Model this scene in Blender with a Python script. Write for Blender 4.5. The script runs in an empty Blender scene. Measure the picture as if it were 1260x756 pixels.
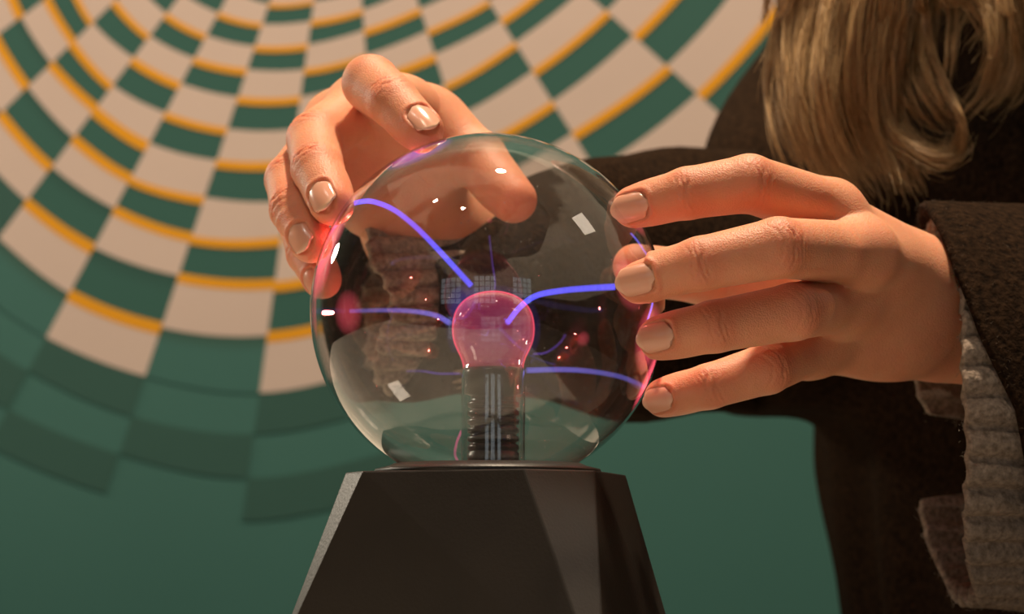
import bpy, bmesh, math, random
import numpy as np
from mathutils import Vector, Matrix

random.seed(7)
rng = np.random.default_rng(7)
C = bpy.context.scene.collection

# ------------------------------------------------------------------ camera, world, lights, exposure
ZC = 1.15                      # height of the globe's centre
FPX = 2800.0                   # focal length in pixels of the 1260 x 756 frame
CAM = Vector((0.0082, -0.7695, ZC - 0.083))
PITCH = math.radians(6.24)
cam_data = bpy.data.cameras.new('camera')
cam = bpy.data.objects.new('camera', cam_data)
C.objects.link(cam)
cam.location = CAM
cam.rotation_euler = (math.pi / 2 + PITCH, 0, 0)
cam_data.sensor_width = 36.0
cam_data.lens = FPX / 1260.0 * 36.0
cam_data.clip_start = 0.02
cam_data.dof.use_dof = True
cam_data.dof.focus_distance = 0.735
cam_data.dof.aperture_fstop = 13.0
bpy.context.scene.camera = cam

FWD = Vector((0, math.cos(PITCH), math.sin(PITCH)))
UPV = Vector((0, -math.sin(PITCH), math.cos(PITCH)))


def P(px, py, Y):
    """the point at depth Y that the photograph shows at pixel (px, py)"""
    d = FWD + Vector((1, 0, 0)) * ((px - 630) / FPX) - UPV * ((py - 378) / FPX)
    return CAM + d * ((Y - CAM.y) / d.y)


world = bpy.data.worlds.new('world')
bpy.context.scene.world = world
world.use_nodes = True
world.node_tree.nodes['Background'].inputs[0].default_value = (1.0, 0.75, 0.55, 1)
world.node_tree.nodes['Background'].inputs[1].default_value = 0.02

vs = bpy.context.scene.view_settings
vs.view_transform = 'Standard'
vs.look = 'None'
vs.exposure = 0.0
vs.gamma = 1.0
vs.use_curve_mapping = False


def aim(o, target):
    o.rotation_euler = (Vector(target) - o.location).to_track_quat('-Z', 'Y').to_euler()


def area(name, loc, target, size, power, color, shape='DISK', size_y=None):
    l = bpy.data.lights.new(name, 'AREA')
    l.shape = shape
    l.size = size
    if size_y:
        l.size_y = size_y
    l.energy = power
    l.color = color
    o = bpy.data.objects.new(name, l)
    C.objects.link(o)
    o.location = loc
    aim(o, target)
    return o


WARM = (1.0, 0.80, 0.58)
area('ceiling_spot_key', (0.16, 0.10, 2.95), (0.05, 0, ZC), 0.12, 58, WARM)
area('ceiling_spot_front', (-0.45, -0.95, 2.95), (-0.05, 0, ZC), 0.07, 7, WARM)
area('wall_washer', (-0.9, -0.5, 3.0), (-0.45, 0.8, 1.35), 0.10, 3, (1.0, 0.86, 0.74))
area('wall_spot_left', (-0.95, 0.70, 1.58), (-0.06, 0, 1.08), 0.13, 4.5, (1.0, 0.84, 0.66))
area('side_panel_light', (1.9, -0.2, 2.85), (0, 0, 1.1), 0.45, 4.5, (1.0, 0.82, 0.64), 'SQUARE')
area('room_bounce', (0.8, -2.0, 3.05), (0.5, -1.9, 0), 2.6, 3, (1.0, 0.78, 0.56), 'SQUARE')


# ------------------------------------------------------------------ helpers
def link(o, parent=None):
    C.objects.link(o)
    if parent is not None:
        o.parent = parent
    return o


def tag(o, label=None, cat=None, group=None, kind=None):
    if label:
        o['label'] = label
    if cat:
        o['category'] = cat
    if group:
        o['group'] = group
    if kind:
        o['kind'] = kind
    return o


def empty(name, loc=(0, 0, 0)):
    o = bpy.data.objects.new(name, None)
    o.empty_display_size = 0.05
    o.location = loc
    return link(o)


def mesh_obj(name, verts, faces, mat, parent=None, smooth=True, world_coords=True):
    me = bpy.data.meshes.new(name)
    verts = [tuple(v) for v in verts] if not isinstance(verts, np.ndarray) else verts.tolist()
    faces = faces if not isinstance(faces, np.ndarray) else faces.tolist()
    me.from_pydata(verts, [], faces)
    if smooth:
        me.polygons.foreach_set('use_smooth', [True] * len(me.polygons))
    me.update()
    o = bpy.data.objects.new(name, me)
    if mat:
        me.materials.append(mat)
    link(o, parent)
    if parent is not None and world_coords:
        base = parent
        off = Vector((0, 0, 0))
        while base is not None:
            off += base.location
            base = base.parent
        me.transform(Matrix.Translation(-off))
    return o


def bm_obj(name, bm, mat, parent=None, smooth=True):
    vs_ = [v.co.copy() for v in bm.verts]
    bm.verts.index_update()
    fs = [[v.index for v in f.verts] for f in bm.faces]
    bm.free()
    return mesh_obj(name, vs_, fs, mat, parent, smooth)


def box(name, lo, hi, mat, parent=None, bevel=0.0):
    bm = bmesh.new()
    bmesh.ops.create_cube(bm, size=1)
    for v in bm.verts:
        v.co = Vector([lo[i] + (v.co[i] + 0.5) * (hi[i] - lo[i]) for i in range(3)])
    if bevel:
        bmesh.ops.bevel(bm, geom=bm.edges[:], offset=bevel, segments=2, affect='EDGES', profile=0.7)
    return bm_obj(name, bm, mat, parent, smooth=False)


def lathe(profile, center, seg=64, closed=False):
    """profile: list of (r, z); closed joins the last ring with the first (a shell)"""
    verts, faces = [], []
    n = len(profile)
    for (r, z) in profile:
        for k in range(seg):
            a = 2 * math.pi * k / seg
            verts.append((center[0] + r * math.cos(a), center[1] + r * math.sin(a), center[2] + z))
    rows = n if closed else n - 1
    for i in range(rows):
        j = (i + 1) % n
        for k in range(seg):
            k2 = (k + 1) % seg
            faces.append((i * seg + k, i * seg + k2, j * seg + k2, j * seg + k))
    return verts, faces


def cap_ends(faces, n, seg):
    faces.append(tuple(reversed(range(seg))))
    faces.append(tuple(range((n - 1) * seg, n * seg)))
    return faces


def catmull(pts, per=8):
    pts = [Vector(p) for p in pts]
    out = []
    ext = [pts[0] * 2 - pts[1]] + pts + [pts[-1] * 2 - pts[-2]]
    for i in range(1, len(ext) - 2):
        p0, p1, p2, p3 = ext[i - 1:i + 3]
        for s in range(per):
            t = s / per
            out.append(0.5 * ((2 * p1) + (p2 - p0) * t + (2 * p0 - 5 * p1 + 4 * p2 - p3) * t * t
                              + (3 * p1 - p0 - 3 * p2 + p3) * t ** 3))
    out.append(pts[-1].copy())
    return out


def tube(path, radii, seg=10):
    verts, faces = [], []
    n = len(path)
    ref = Vector((0.21, 0.1, 0.97)).normalized()
    for i, p in enumerate(path):
        t = (path[min(i + 1, n - 1)] - path[max(i - 1, 0)]).normalized()
        u = (ref - t * ref.dot(t)).normalized()
        w = t.cross(u)
        ref = u
        for k in range(seg):
            a = 2 * math.pi * k / seg
            verts.append(p + (u * math.cos(a) + w * math.sin(a)) * radii[i])
    for i in range(n - 1):
        for k in range(seg):
            k2 = (k + 1) % seg
            faces.append((i * seg + k, i * seg + k2, (i + 1) * seg + k2, (i + 1) * seg + k))
    return verts, cap_ends(faces, n, seg)


def smoothstep(x, a, b):
    t = np.clip((x - a) / (b - a), 0, 1)
    return t * t * (3 - 2 * t)


# ------------------------------------------------------------------ materials
def mat_new(name):
    m = bpy.data.materials.new(name)
    m.use_nodes = True
    nt = m.node_tree
    return m, nt, nt.nodes['Principled BSDF'], nt.nodes['Material Output']


def N(nt, kind, **kw):
    n = nt.nodes.new(kind)
    for k, v in kw.items():
        if k in n.inputs:
            n.inputs[k].default_value = v
        else:
            setattr(n, k, v)
    return n


def ramp(nt, stops):
    n = nt.nodes.new('ShaderNodeValToRGB')
    e = n.color_ramp.elements
    while len(e) > 1:
        e.remove(e[-1])
    e[0].position, e[0].color = stops[0]
    for p, c in stops[1:]:
        el = e.new(p)
        el.color = c
    return n


def noisy(name, c1, c2, scale=30, rough=0.8, bump=0.2, bscale=200, bdist=0.001, spec=0.3):
    m, nt, b, out = mat_new(name)
    tc = N(nt, 'ShaderNodeTexCoord')
    n1 = N(nt, 'ShaderNodeTexNoise', Scale=scale, Detail=5.0)
    nt.links.new(tc.outputs['Object'], n1.inputs['Vector'])
    r = ramp(nt, [(0.3, (*c1, 1)), (0.7, (*c2, 1))])
    nt.links.new(n1.outputs['Fac'], r.inputs[0])
    nt.links.new(r.outputs[0], b.inputs['Base Color'])
    b.inputs['Roughness'].default_value = rough
    b.inputs['Specular IOR Level'].default_value = spec
    n2 = N(nt, 'ShaderNodeTexNoise', Scale=bscale, Detail=4.0)
    nt.links.new(tc.outputs['Object'], n2.inputs['Vector'])
    bp = N(nt, 'ShaderNodeBump', Strength=bump, Distance=bdist)
    nt.links.new(n2.outputs['Fac'], bp.inputs['Height'])
    nt.links.new(bp.outputs[0], b.inputs['Normal'])
    return m


TEAL = (0.036, 0.119, 0.105)
TEAL_B = (0.039, 0.125, 0.110)
M_teal = noisy('teal_wall_paint', TEAL, TEAL_B, 6, 0.75, 0.05, 300)
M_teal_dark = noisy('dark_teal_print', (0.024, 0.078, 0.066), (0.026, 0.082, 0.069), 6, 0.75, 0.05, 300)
M_white = noisy('cream_print', (0.48, 0.38, 0.335), (0.505, 0.40, 0.35), 6, 0.75, 0.05, 300)
M_yellow = noisy('amber_print', (0.60, 0.265, 0.004), (0.63, 0.28, 0.006), 6, 0.75, 0.05, 300)


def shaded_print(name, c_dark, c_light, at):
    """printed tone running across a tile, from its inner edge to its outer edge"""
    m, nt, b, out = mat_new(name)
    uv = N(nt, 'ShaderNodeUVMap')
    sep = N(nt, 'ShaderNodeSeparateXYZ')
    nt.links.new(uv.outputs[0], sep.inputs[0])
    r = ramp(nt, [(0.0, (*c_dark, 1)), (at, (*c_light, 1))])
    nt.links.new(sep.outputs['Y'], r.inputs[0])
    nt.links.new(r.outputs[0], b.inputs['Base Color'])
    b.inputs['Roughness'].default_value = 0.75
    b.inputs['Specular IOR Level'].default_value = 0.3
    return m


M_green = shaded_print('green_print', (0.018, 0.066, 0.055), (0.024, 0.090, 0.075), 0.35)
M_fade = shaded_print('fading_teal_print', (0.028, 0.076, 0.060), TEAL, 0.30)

M_floor = noisy('pale_floor', (0.42, 0.36, 0.30), (0.48, 0.41, 0.34), 3, 0.6, 0.05, 60)
M_room = noisy('dim_room_paint', (0.10, 0.085, 0.07), (0.12, 0.10, 0.08), 2, 0.8, 0.05, 60)
M_plinth = noisy('white_plinth_paint', (0.56, 0.52, 0.46), (0.60, 0.555, 0.49), 5, 0.5, 0.03, 90)
M_frame = noisy('window_frame_paint', (0.05, 0.05, 0.05), (0.06, 0.06, 0.06), 5, 0.5, 0.03, 90)


def emit(name, color, strength):
    m = bpy.data.materials.new(name)
    m.use_nodes = True
    nt = m.node_tree
    nt.nodes.clear()
    out = nt.nodes.new('ShaderNodeOutputMaterial')
    e = N(nt, 'ShaderNodeEmission', Strength=strength)
    e.inputs['Color'].default_value = (*color, 1)
    nt.links.new(e.outputs[0], out.inputs['Surface'])
    return m


def glow(name, color, strength):
    """glowing gas: a volume that only emits"""
    m = bpy.data.materials.new(name)
    m.use_nodes = True
    nt = m.node_tree
    nt.nodes.clear()
    out = nt.nodes.new('ShaderNodeOutputMaterial')
    e = N(nt, 'ShaderNodeEmission', Strength=strength)
    e.inputs['Color'].default_value = (*color, 1)
    nt.links.new(e.outputs[0], out.inputs['Volume'])
    return m


def thin_glass(name, gain, tint=(1, 1, 1), dust=0.0, ior=1.5, rough=0.0):
    m = bpy.data.materials.new(name)
    m.use_nodes = True
    nt = m.node_tree
    nt.nodes.clear()
    out = nt.nodes.new('ShaderNodeOutputMaterial')
    tr = N(nt, 'ShaderNodeBsdfTransparent')
    tr.inputs['Color'].default_value = (*tint, 1)
    gl = N(nt, 'ShaderNodeBsdfGlossy', Roughness=rough)
    # reflectance of the pane from the angle alone (Schlick), the same from either side
    ge = N(nt, 'ShaderNodeNewGeometry')
    dt = N(nt, 'ShaderNodeVectorMath', operation='DOT_PRODUCT')
    nt.links.new(ge.outputs['Incoming'], dt.inputs[0])
    nt.links.new(ge.outputs['Normal'], dt.inputs[1])
    ab = N(nt, 'ShaderNodeMath', operation='ABSOLUTE')
    nt.links.new(dt.outputs['Value'], ab.inputs[0])
    om = N(nt, 'ShaderNodeMath', operation='SUBTRACT', use_clamp=True)
    om.inputs[0].default_value = 1.0
    nt.links.new(ab.outputs[0], om.inputs[1])
    pw = N(nt, 'ShaderNodeMath', operation='POWER')
    pw.inputs[1].default_value = 5.0
    nt.links.new(om.outputs[0], pw.inputs[0])
    fr = N(nt, 'ShaderNodeMath', operation='MULTIPLY_ADD')
    fr.inputs[1].default_value = 0.96
    fr.inputs[2].default_value = 0.04
    nt.links.new(pw.outputs[0], fr.inputs[0])
    mu = N(nt, 'ShaderNodeMath', operation='MULTIPLY', use_clamp=True)
    mu.inputs[1].default_value = gain
    nt.links.new(fr.outputs[0], mu.inputs[0])
    mix = N(nt, 'ShaderNodeMixShader')
    nt.links.new(mu.outputs[0], mix.inputs[0])
    nt.links.new(tr.outputs[0], mix.inputs[1])
    nt.links.new(gl.outputs[0], mix.inputs[2])
    last = mix
    if dust:
        tc = N(nt, 'ShaderNodeTexCoord')
        no = N(nt, 'ShaderNodeTexNoise', Scale=55.0, Detail=6.0, Roughness=0.65)
        vo = N(nt, 'ShaderNodeTexVoronoi', Scale=330.0)
        nt.links.new(tc.outputs['Object'], no.inputs['Vector'])
        nt.links.new(tc.outputs['Object'], vo.inputs['Vector'])
        rp = ramp(nt, [(0.42, (0.25, 0.25, 0.25, 1)), (0.75, (1, 1, 1, 1))])
        nt.links.new(no.outputs['Fac'], rp.inputs[0])
        sp = ramp(nt, [(0.05, (1, 1, 1, 1)), (0.12, (0, 0, 0, 1))])
        nt.links.new(vo.outputs['Distance'], sp.inputs[0])
        m1 = N(nt, 'ShaderNodeMath', operation='MULTIPLY')
        m1.inputs[1].default_value = dust
        nt.links.new(rp.outputs[0], m1.inputs[0])
        m2 = N(nt, 'ShaderNodeMath', operation='MULTIPLY_ADD')
        m2.inputs[1].default_value = 0.18
        nt.links.new(sp.outputs[0], m2.inputs[0])
        nt.links.new(m1.outputs[0], m2.inputs[2])
        df = N(nt, 'ShaderNodeBsdfDiffuse')
        df.inputs['Color'].default_value = (0.8, 0.75, 0.68, 1)
        mix2 = N(nt, 'ShaderNodeMixShader')
        nt.links.new(m2.outputs[0], mix2.inputs[0])
        nt.links.new(mix.outputs[0], mix2.inputs[1])
        nt.links.new(df.outputs[0], mix2.inputs[2])
        last = mix2
    nt.links.new(last.outputs[0], out.inputs['Surface'])
    return m


M_glass = thin_glass('clear_globe_glass', 1.9, (0.985, 0.98, 0.97), dust=0.02)
M_stem_glass = thin_glass('stem_glass', 3.2, (0.93, 0.96, 0.95))
M_bulb_glass = thin_glass('bulb_glass', 1.3, (1, 0.97, 0.98))

# black plastic of the pedestal
M_plastic = noisy('black_satin_plastic', (0.017, 0.013, 0.010), (0.022, 0.017, 0.013), 40, 0.42, 0.25, 900, 0.0004, 0.45)
M_rubber = noisy('black_gloss_plastic', (0.012, 0.010, 0.009), (0.016, 0.013, 0.011), 40, 0.33, 0.05, 300, 0.0003, 0.6)

# wool
M_wool = noisy('dark_brown_wool', (0.0062, 0.0034, 0.0018), (0.031, 0.0160, 0.0080), 420, 1.0, 1.0, 420, 0.0012, 0.05)
_b = M_wool.node_tree.nodes['Principled BSDF']
_b.inputs['Sheen Weight'].default_value = 0.0
_b.inputs['Sheen Tint'].default_value = (0.5, 0.33, 0.2, 1)
M_knit = noisy('grey_ribbed_knit', (0.17, 0.130, 0.100), (0.40, 0.315, 0.25), 500, 1.0, 1.0, 600, 0.001, 0.05)
M_trousers = noisy('dark_denim', (0.02, 0.02, 0.025), (0.03, 0.03, 0.035), 100, 0.9, 0.2, 300)
M_shoe = noisy('black_leather', (0.015, 0.013, 0.012), (0.02, 0.018, 0.016), 60, 0.4, 0.1, 200)
M_eye = noisy('eye_white', (0.75, 0.72, 0.68), (0.78, 0.75, 0.7), 10, 0.2, 0.0, 10)
M_iris = noisy('eye_iris', (0.06, 0.09, 0.10), (0.10, 0.13, 0.13), 900, 0.2, 0.0, 10)


def skin_material():
    m, nt, b, out = mat_new('skin')
    tc = N(nt, 'ShaderNodeTexCoord')
    at = N(nt, 'ShaderNodeAttribute', attribute_name='flush')
    n1 = N(nt, 'ShaderNodeTexNoise', Scale=90.0, Detail=4.0)
    nt.links.new(tc.outputs['Object'], n1.inputs['Vector'])
    r = ramp(nt, [(0.3, (0.67, 0.280, 0.158, 1)), (0.7, (0.73, 0.325, 0.188, 1))])
    nt.links.new(n1.outputs['Fac'], r.inputs[0])
    mx = N(nt, 'ShaderNodeMix', data_type='RGBA')
    nt.links.new(at.outputs['Fac'], mx.inputs[0])
    nt.links.new(r.outputs[0], mx.inputs[6])
    mx.inputs[7].default_value = (0.62, 0.175, 0.095, 1)
    nt.links.new(mx.outputs[2], b.inputs['Base Color'])
    b.inputs['Roughness'].default_value = 0.5
    b.inputs['Specular IOR Level'].default_value = 0.36
    b.inputs['Subsurface Weight'].default_value = 0.75
    b.inputs['Subsurface Radius'].default_value = (1.0, 0.32, 0.16)
    b.inputs['Subsurface Scale'].default_value = 0.0032
    vo = N(nt, 'ShaderNodeTexVoronoi', Scale=1700.0)
    n2 = N(nt, 'ShaderNodeTexNoise', Scale=700.0, Detail=3.0)
    nt.links.new(tc.outputs['Object'], vo.inputs['Vector'])
    nt.links.new(tc.outputs['Object'], n2.inputs['Vector'])
    ad = N(nt, 'ShaderNodeMath', operation='ADD')
    nt.links.new(vo.outputs['Distance'], ad.inputs[0])
    nt.links.new(n2.outputs['Fac'], ad.inputs[1])
    bp = N(nt, 'ShaderNodeBump', Strength=0.42, Distance=0.0003)
    nt.links.new(ad.outputs[0], bp.inputs['Height'])
    nt.links.new(bp.outputs[0], b.inputs['Normal'])
    return m


M_skin = skin_material()
M_nail, _nt, _b, _o = mat_new('fingernail_plate')
_b.inputs['Base Color'].default_value = (0.60, 0.33, 0.25, 1)
_b.inputs['Roughness'].default_value = 0.22
_b.inputs['Specular IOR Level'].default_value = 0.55
_b.inputs['Subsurface Weight'].default_value = 0.3
_b.inputs['Subsurface Radius'].default_value = (1.0, 0.4, 0.25)
_b.inputs['Subsurface Scale'].default_value = 0.001
_uv = N(_nt, 'ShaderNodeUVMap')
_sp = N(_nt, 'ShaderNodeSeparateXYZ')
_nt.links.new(_uv.outputs[0], _sp.inputs[0])
_rp = ramp(_nt, [(0.0, (0.76, 0.44, 0.32, 1)), (0.22, (0.74, 0.36, 0.245, 1)), (0.84, (0.75, 0.37, 0.25, 1)), (0.95, (0.78, 0.47, 0.32, 1))])
_nt.links.new(_sp.outputs['Y'], _rp.inputs[0])
_nt.links.new(_rp.outputs[0], _b.inputs['Base Color'])

M_hair, _nt, _b, _o = mat_new('blonde_hair')
_hi = N(_nt, 'ShaderNodeHairInfo')
_rp = ramp(_nt, [(0.0, (0.20, 0.105, 0.040, 1)), (0.5, (0.45, 0.27, 0.11, 1)), (1.0, (0.68, 0.45, 0.21, 1))])
_nt.links.new(_hi.outputs['Random'], _rp.inputs[0])
_nt.links.new(_rp.outputs[0], _b.inputs['Base Color'])
_b.inputs['Roughness'].default_value = 0.45
_b.inputs['Specular IOR Level'].default_value = 0.5
M_fuzz, _nt, _b, _o = mat_new('knit_fibre')
_b.inputs['Base Color'].default_value = (0.24, 0.20, 0.165, 1)
_b.inputs['Roughness'].default_value = 0.9
M_fuzz_b, _nt, _b, _o = mat_new('wool_fibre')
_b.inputs['Base Color'].default_value = (0.07, 0.042, 0.024, 1)
_b.inputs['Roughness'].default_value = 0.9

# ------------------------------------------------------------------ the setting
WALL_Y = 0.80
FRONT_Y = -4.2
X0, X1, ZTOP = -2.6, 3.0, 3.1
tag(box('floor', (X0, FRONT_Y, -0.1), (X1, WALL_Y, 0), M_floor), kind='structure')
tag(box('ceiling', (X0, FRONT_Y, ZTOP), (X1, WALL_Y, ZTOP + 0.1), M_room), kind='structure')
tag(box('wall_back', (X0, WALL_Y, 0), (X1, WALL_Y + 0.1, ZTOP), M_teal), kind='structure')
tag(box('wall_left', (X0 - 0.1, FRONT_Y, 0), (X0, WALL_Y, ZTOP), M_room), kind='structure')
tag(box('wall_right', (X1, FRONT_Y, 0), (X1 + 0.1, WALL_Y, ZTOP), M_room), kind='structure')
tag(box('wall_front', (X0, FRONT_Y - 0.1, 0), (X1, FRONT_Y, ZTOP), M_room), kind='structure')
M_day = emit('daylight_pane', (0.80, 0.92, 1.0), 1.1)


def grid_window(name, x0, x1, z0, z1, y, nx, nz):
    f = box(name, (x0, y, z0), (x1, y + 0.02, z1), M_frame)
    tag(f, kind='structure')
    wx, wz = (x1 - x0) / nx, (z1 - z0) / nz
    for i in range(nx):
        for j in range(nz):
            box('window_pane', (x0 + wx * i + 0.02, y + 0.015, z0 + wz * j + 0.02),
                (x0 + wx * (i + 1) - 0.02, y + 0.03, z0 + wz * (j + 1) - 0.02), M_day, f)


grid_window('window_1', -2.3, -1.2, 1.0, 2.3, FRONT_Y, 4, 5)
grid_window('window_2', -0.6, 0.4, 1.0, 2.3, FRONT_Y, 4, 5)
grid_window('window_3', 1.2, 2.2, 1.0, 2.3, FRONT_Y, 4, 5)

# ---- the mural: rings of checkers fanned round a point above the frame, printed flat on the wall
CX, CY = 425.0, -277.0
ANG = [-97.0, -90.0, -83.0, -76.0, -69.0, -61.0, -53.2, -45.5, -36.8, -28.0, -18.4, -7.9, 4.2, 17.7, 32.3, 47.8, 63.0, 78.0]
K0 = -4          # ring number of the first radius in each row
RAD = [[203, 227, 252, 278, 307, 336, 368, 402, 438, 476, 512, 553, 602, 656, 720, 775, 830, 880]] * 5 + [
    [205, 230, 255, 282, 312, 342, 375, 410, 446, 485, 522, 565, 615, 670, 735, 790, 845, 895],
    [208, 234, 262, 290, 320, 350, 385, 422, 458, 498, 537, 580, 632, 690, 755, 808, 862, 915],
    [212, 240, 269, 299, 330, 362, 396, 435, 468, 507, 548, 594, 645, 702, 765, 818, 872, 925],
    [215, 243, 272, 303, 335, 367, 401, 435, 477, 511, 558, 603, 655, 712, 778, 826, 880, 932],
    [213, 241, 270, 300, 332, 363, 395, 430, 471, 513, 562, 605, 659, 723, 784, 831, 884, 935],
    [207, 234, 265, 297, 323, 352, 382, 418, 459, 500, 548, 599, 650, 717, 780, 832, 881, 932],
    [193, 220, 250, 281, 306, 335, 366, 400, 440, 479, 529, 575, 631, 697, 768, 819, 874, 927],
    [182, 208, 237, 266, 290, 315, 346, 376, 411, 449, 494, 542, 597, 660, 728, 780, 834, 886],
    [170, 196, 223, 250, 275, 302, 331, 361, 401, 442, 485, 533, 588, 650, 716, 770, 824, 876],
    [165, 190, 218, 247, 273, 300, 329, 357, 390, 431, 476, 522, 576, 638, 704, 758, 812, 864],
    [166, 192, 220, 249, 276, 303, 330, 359, 393, 433, 478, 533, 584, 646, 712, 766, 820, 872],
    [172, 198, 226, 255, 283, 311, 339, 369, 404, 446, 494, 549, 602, 664, 730, 784, 838, 890],
    [182, 208, 238, 268, 296, 324, 352, 384, 422, 466, 516, 572, 628, 690, 756, 810, 864, 916],
]
mural = empty('mural', P(425, -277, WALL_Y))
tag(mural, 'large cream, green and amber checkered swirl mural printed across the teal wall', 'mural')


def wall_pt(ci, rk, u):
    """ci column index, rk fractional ring number, u 0..1 across the column"""
    def rad(m, k):
        i = min(max(k - K0, 0), len(RAD[0]) - 1.001)
        f = int(i)
        return RAD[m][f] + (RAD[m][f + 1] - RAD[m][f]) * (i - f)
    a0, a1 = ANG[ci], ANG[ci + 1]
    r0, r1 = rad(ci, rk), rad(ci + 1, rk)
    a = a0 + (a1 - a0) * u
    # smooth (cosine free) radius between meridians using neighbours
    rm = rad(max(ci - 1, 0), rk)
    rp = rad(min(ci + 2, len(RAD) - 1), rk)
    r = 0.5 * (2 * r0 + (r1 - rm) * u + (2 * rm - 5 * r0 + 4 * r1 - rp) * u * u + (3 * r0 - rm - 3 * r1 + rp) * u ** 3)
    t = math.radians(a)
    return CX + r * math.sin(t), CY + r * math.cos(t)


def tile(name, ci, ka, kb, mat, lift):
    n = 10
    verts, faces, uvs = [], [], []
    for lay, y in ((0, WALL_Y - lift), (1, WALL_Y - 0.00005)):
        for row, k in enumerate((ka, kb)):
            for i in range(n + 1):
                px, py = wall_pt(ci, k, i / n)
                q = P(px, py, WALL_Y)
                verts.append((q.x, y, q.z))
                uvs.append((i / n, row))
    w = n + 1
    for i in range(n):
        faces.append((i, i + 1, w + i + 1, w + i))
        faces.append((i + 1, i, 2 * w + i, 2 * w + i + 1))
        faces.append((w + i, w + i + 1, 3 * w + i + 1, 3 * w + i))
    faces.append((0, w, 3 * w, 2 * w))
    faces.append((w - 1, 3 * w - 1, 4 * w - 1, 2 * w - 1))
    o = mesh_obj(name, verts, faces, mat, mural, smooth=False)
    uvl = o.data.uv_layers.new(name='UVMap')
    for lp in o.data.loops:
        uvl.data[lp.index].uv = uvs[lp.vertex_index]
    return o


for ci in range(len(ANG) - 1):
    c = ci - 6                       # column number counted from the -53.2 degree line
    thr = 4 + c                      # ring from which the amber edge lies on the inner side
    last_white = {-1: 5, -2: 4, -3: 3, -4: 4, -5: 3, -6: 4, 0: 6, 1: 7, 2: 8, 3: 9, 4: 8, 5: 9}.get(c, 8)
    for k in range(K0, last_white + 1):
        even = (k - c) % 2 == 0
        r0, r1 = RAD[ci][k - K0], RAD[ci][k + 1 - K0]
        wpx = 7.5 + 7.0 * max(0.0, min(1.0, (r0 - 280) / 420.0))
        e = wpx / (r1 - r0)
        if even:
            if k >= thr:
                tile('cream_tile', ci, k + e * 0.6, k + 1, M_white, 0.0008)
                tile('amber_edge', ci, k - e * 0.4, k + e * 0.6, M_yellow, 0.0010)
            else:
                tile('cream_tile', ci, k, k + 1 - e * 0.1, M_white, 0.0008)
                tile('amber_edge', ci, k + 1 - e * 0.1, k + 1 + e * 0.8, M_yellow, 0.0010)
        else:
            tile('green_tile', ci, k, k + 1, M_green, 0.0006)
    if c <= 5:
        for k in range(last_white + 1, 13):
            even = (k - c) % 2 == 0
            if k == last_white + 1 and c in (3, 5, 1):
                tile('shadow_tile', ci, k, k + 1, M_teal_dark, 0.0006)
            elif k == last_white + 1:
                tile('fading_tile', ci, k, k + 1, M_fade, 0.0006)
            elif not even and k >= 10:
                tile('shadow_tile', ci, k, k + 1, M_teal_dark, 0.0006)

# ---- plinth under the globe (its top is just below the frame)
Z_FOOT = ZC - 0.128
pl = box('display_counter', (-0.85, -0.42, 0.0), (0.125, 0.50, Z_FOOT), M_plinth, None, bevel=0.004)
tag(pl, 'white display counter under the black faceted globe base', 'counter')

# ------------------------------------------------------------------ the plasma globe
G = Vector((0, 0, ZC))
R = 0.0603
globe = empty('plasma_globe', (0, 0, Z_FOOT))
tag(globe, 'clear glass plasma globe with violet sparks on a black faceted base', 'plasma globe')

prof = []
zcut = -0.0530
a0 = math.asin(zcut / R)
for i in range(57):
    a = a0 + (math.pi / 2 - a0) * i / 56
    prof.append((max(R * math.cos(a), 1e-5), R * math.sin(a)))
v, f = lathe(prof, G, 128)
mesh_obj('glass_sphere', v, f, M_glass, globe)

# base: facets from the hull of an irregular top and bottom polygon
top = [(-.0470, -.012), (-.0405, -.0255), (.0120, -.047), (.0350, -.031), (.0472, .012), (.036, .036), (-.010, .048), (-.040, .034)]
bot = [(-.0735, -.018), (-.020, -.083), (.0368, -.074), (.0668, -.012), (.060, .05), (.0, .083), (-.06, .055)]
bot = [(-.0735, -.020), (.0368, -.074), (.0668, -.004), (.040, .066), (-.045, .066)]
bm = bmesh.new()
ztop = ZC - 0.0555
for (x, y) in top:
    bm.verts.new((x, y, ztop))
for (x, y) in bot:
    bm.verts.new((x, y, Z_FOOT))
bmesh.ops.convex_hull(bm, input=bm.verts[:])
bmesh.ops.dissolve_limit(bm, angle_limit=math.radians(2.0), verts=bm.verts[:], edges=bm.edges[:])
bmesh.ops.bevel(bm, geom=bm.edges[:], offset=0.0006, segments=2, affect='EDGES', profile=0.6)
bm_obj('faceted_base', bm, M_plastic, globe, smooth=False)
v, f = lathe([(.020, -.0560), (.0375, -.0560), (.0385, -.0552), (.0380, -.0541), (.0335, -.0530), (.0318, -.0522), (.0298, -.0522), (.0290, -.0530), (.020, -.0534), (.0001, -.0534)], G, 96)
mesh_obj('collar', v, f, M_plastic, globe)

# stem, ribbed connector, electrode
S = P(607, 408, 0.0)
S = Vector((S.x, 0, S.z))            # centre of the electrode bulb
zb = ZC - 0.0532


def rel(z):
    return z - S.z


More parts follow.
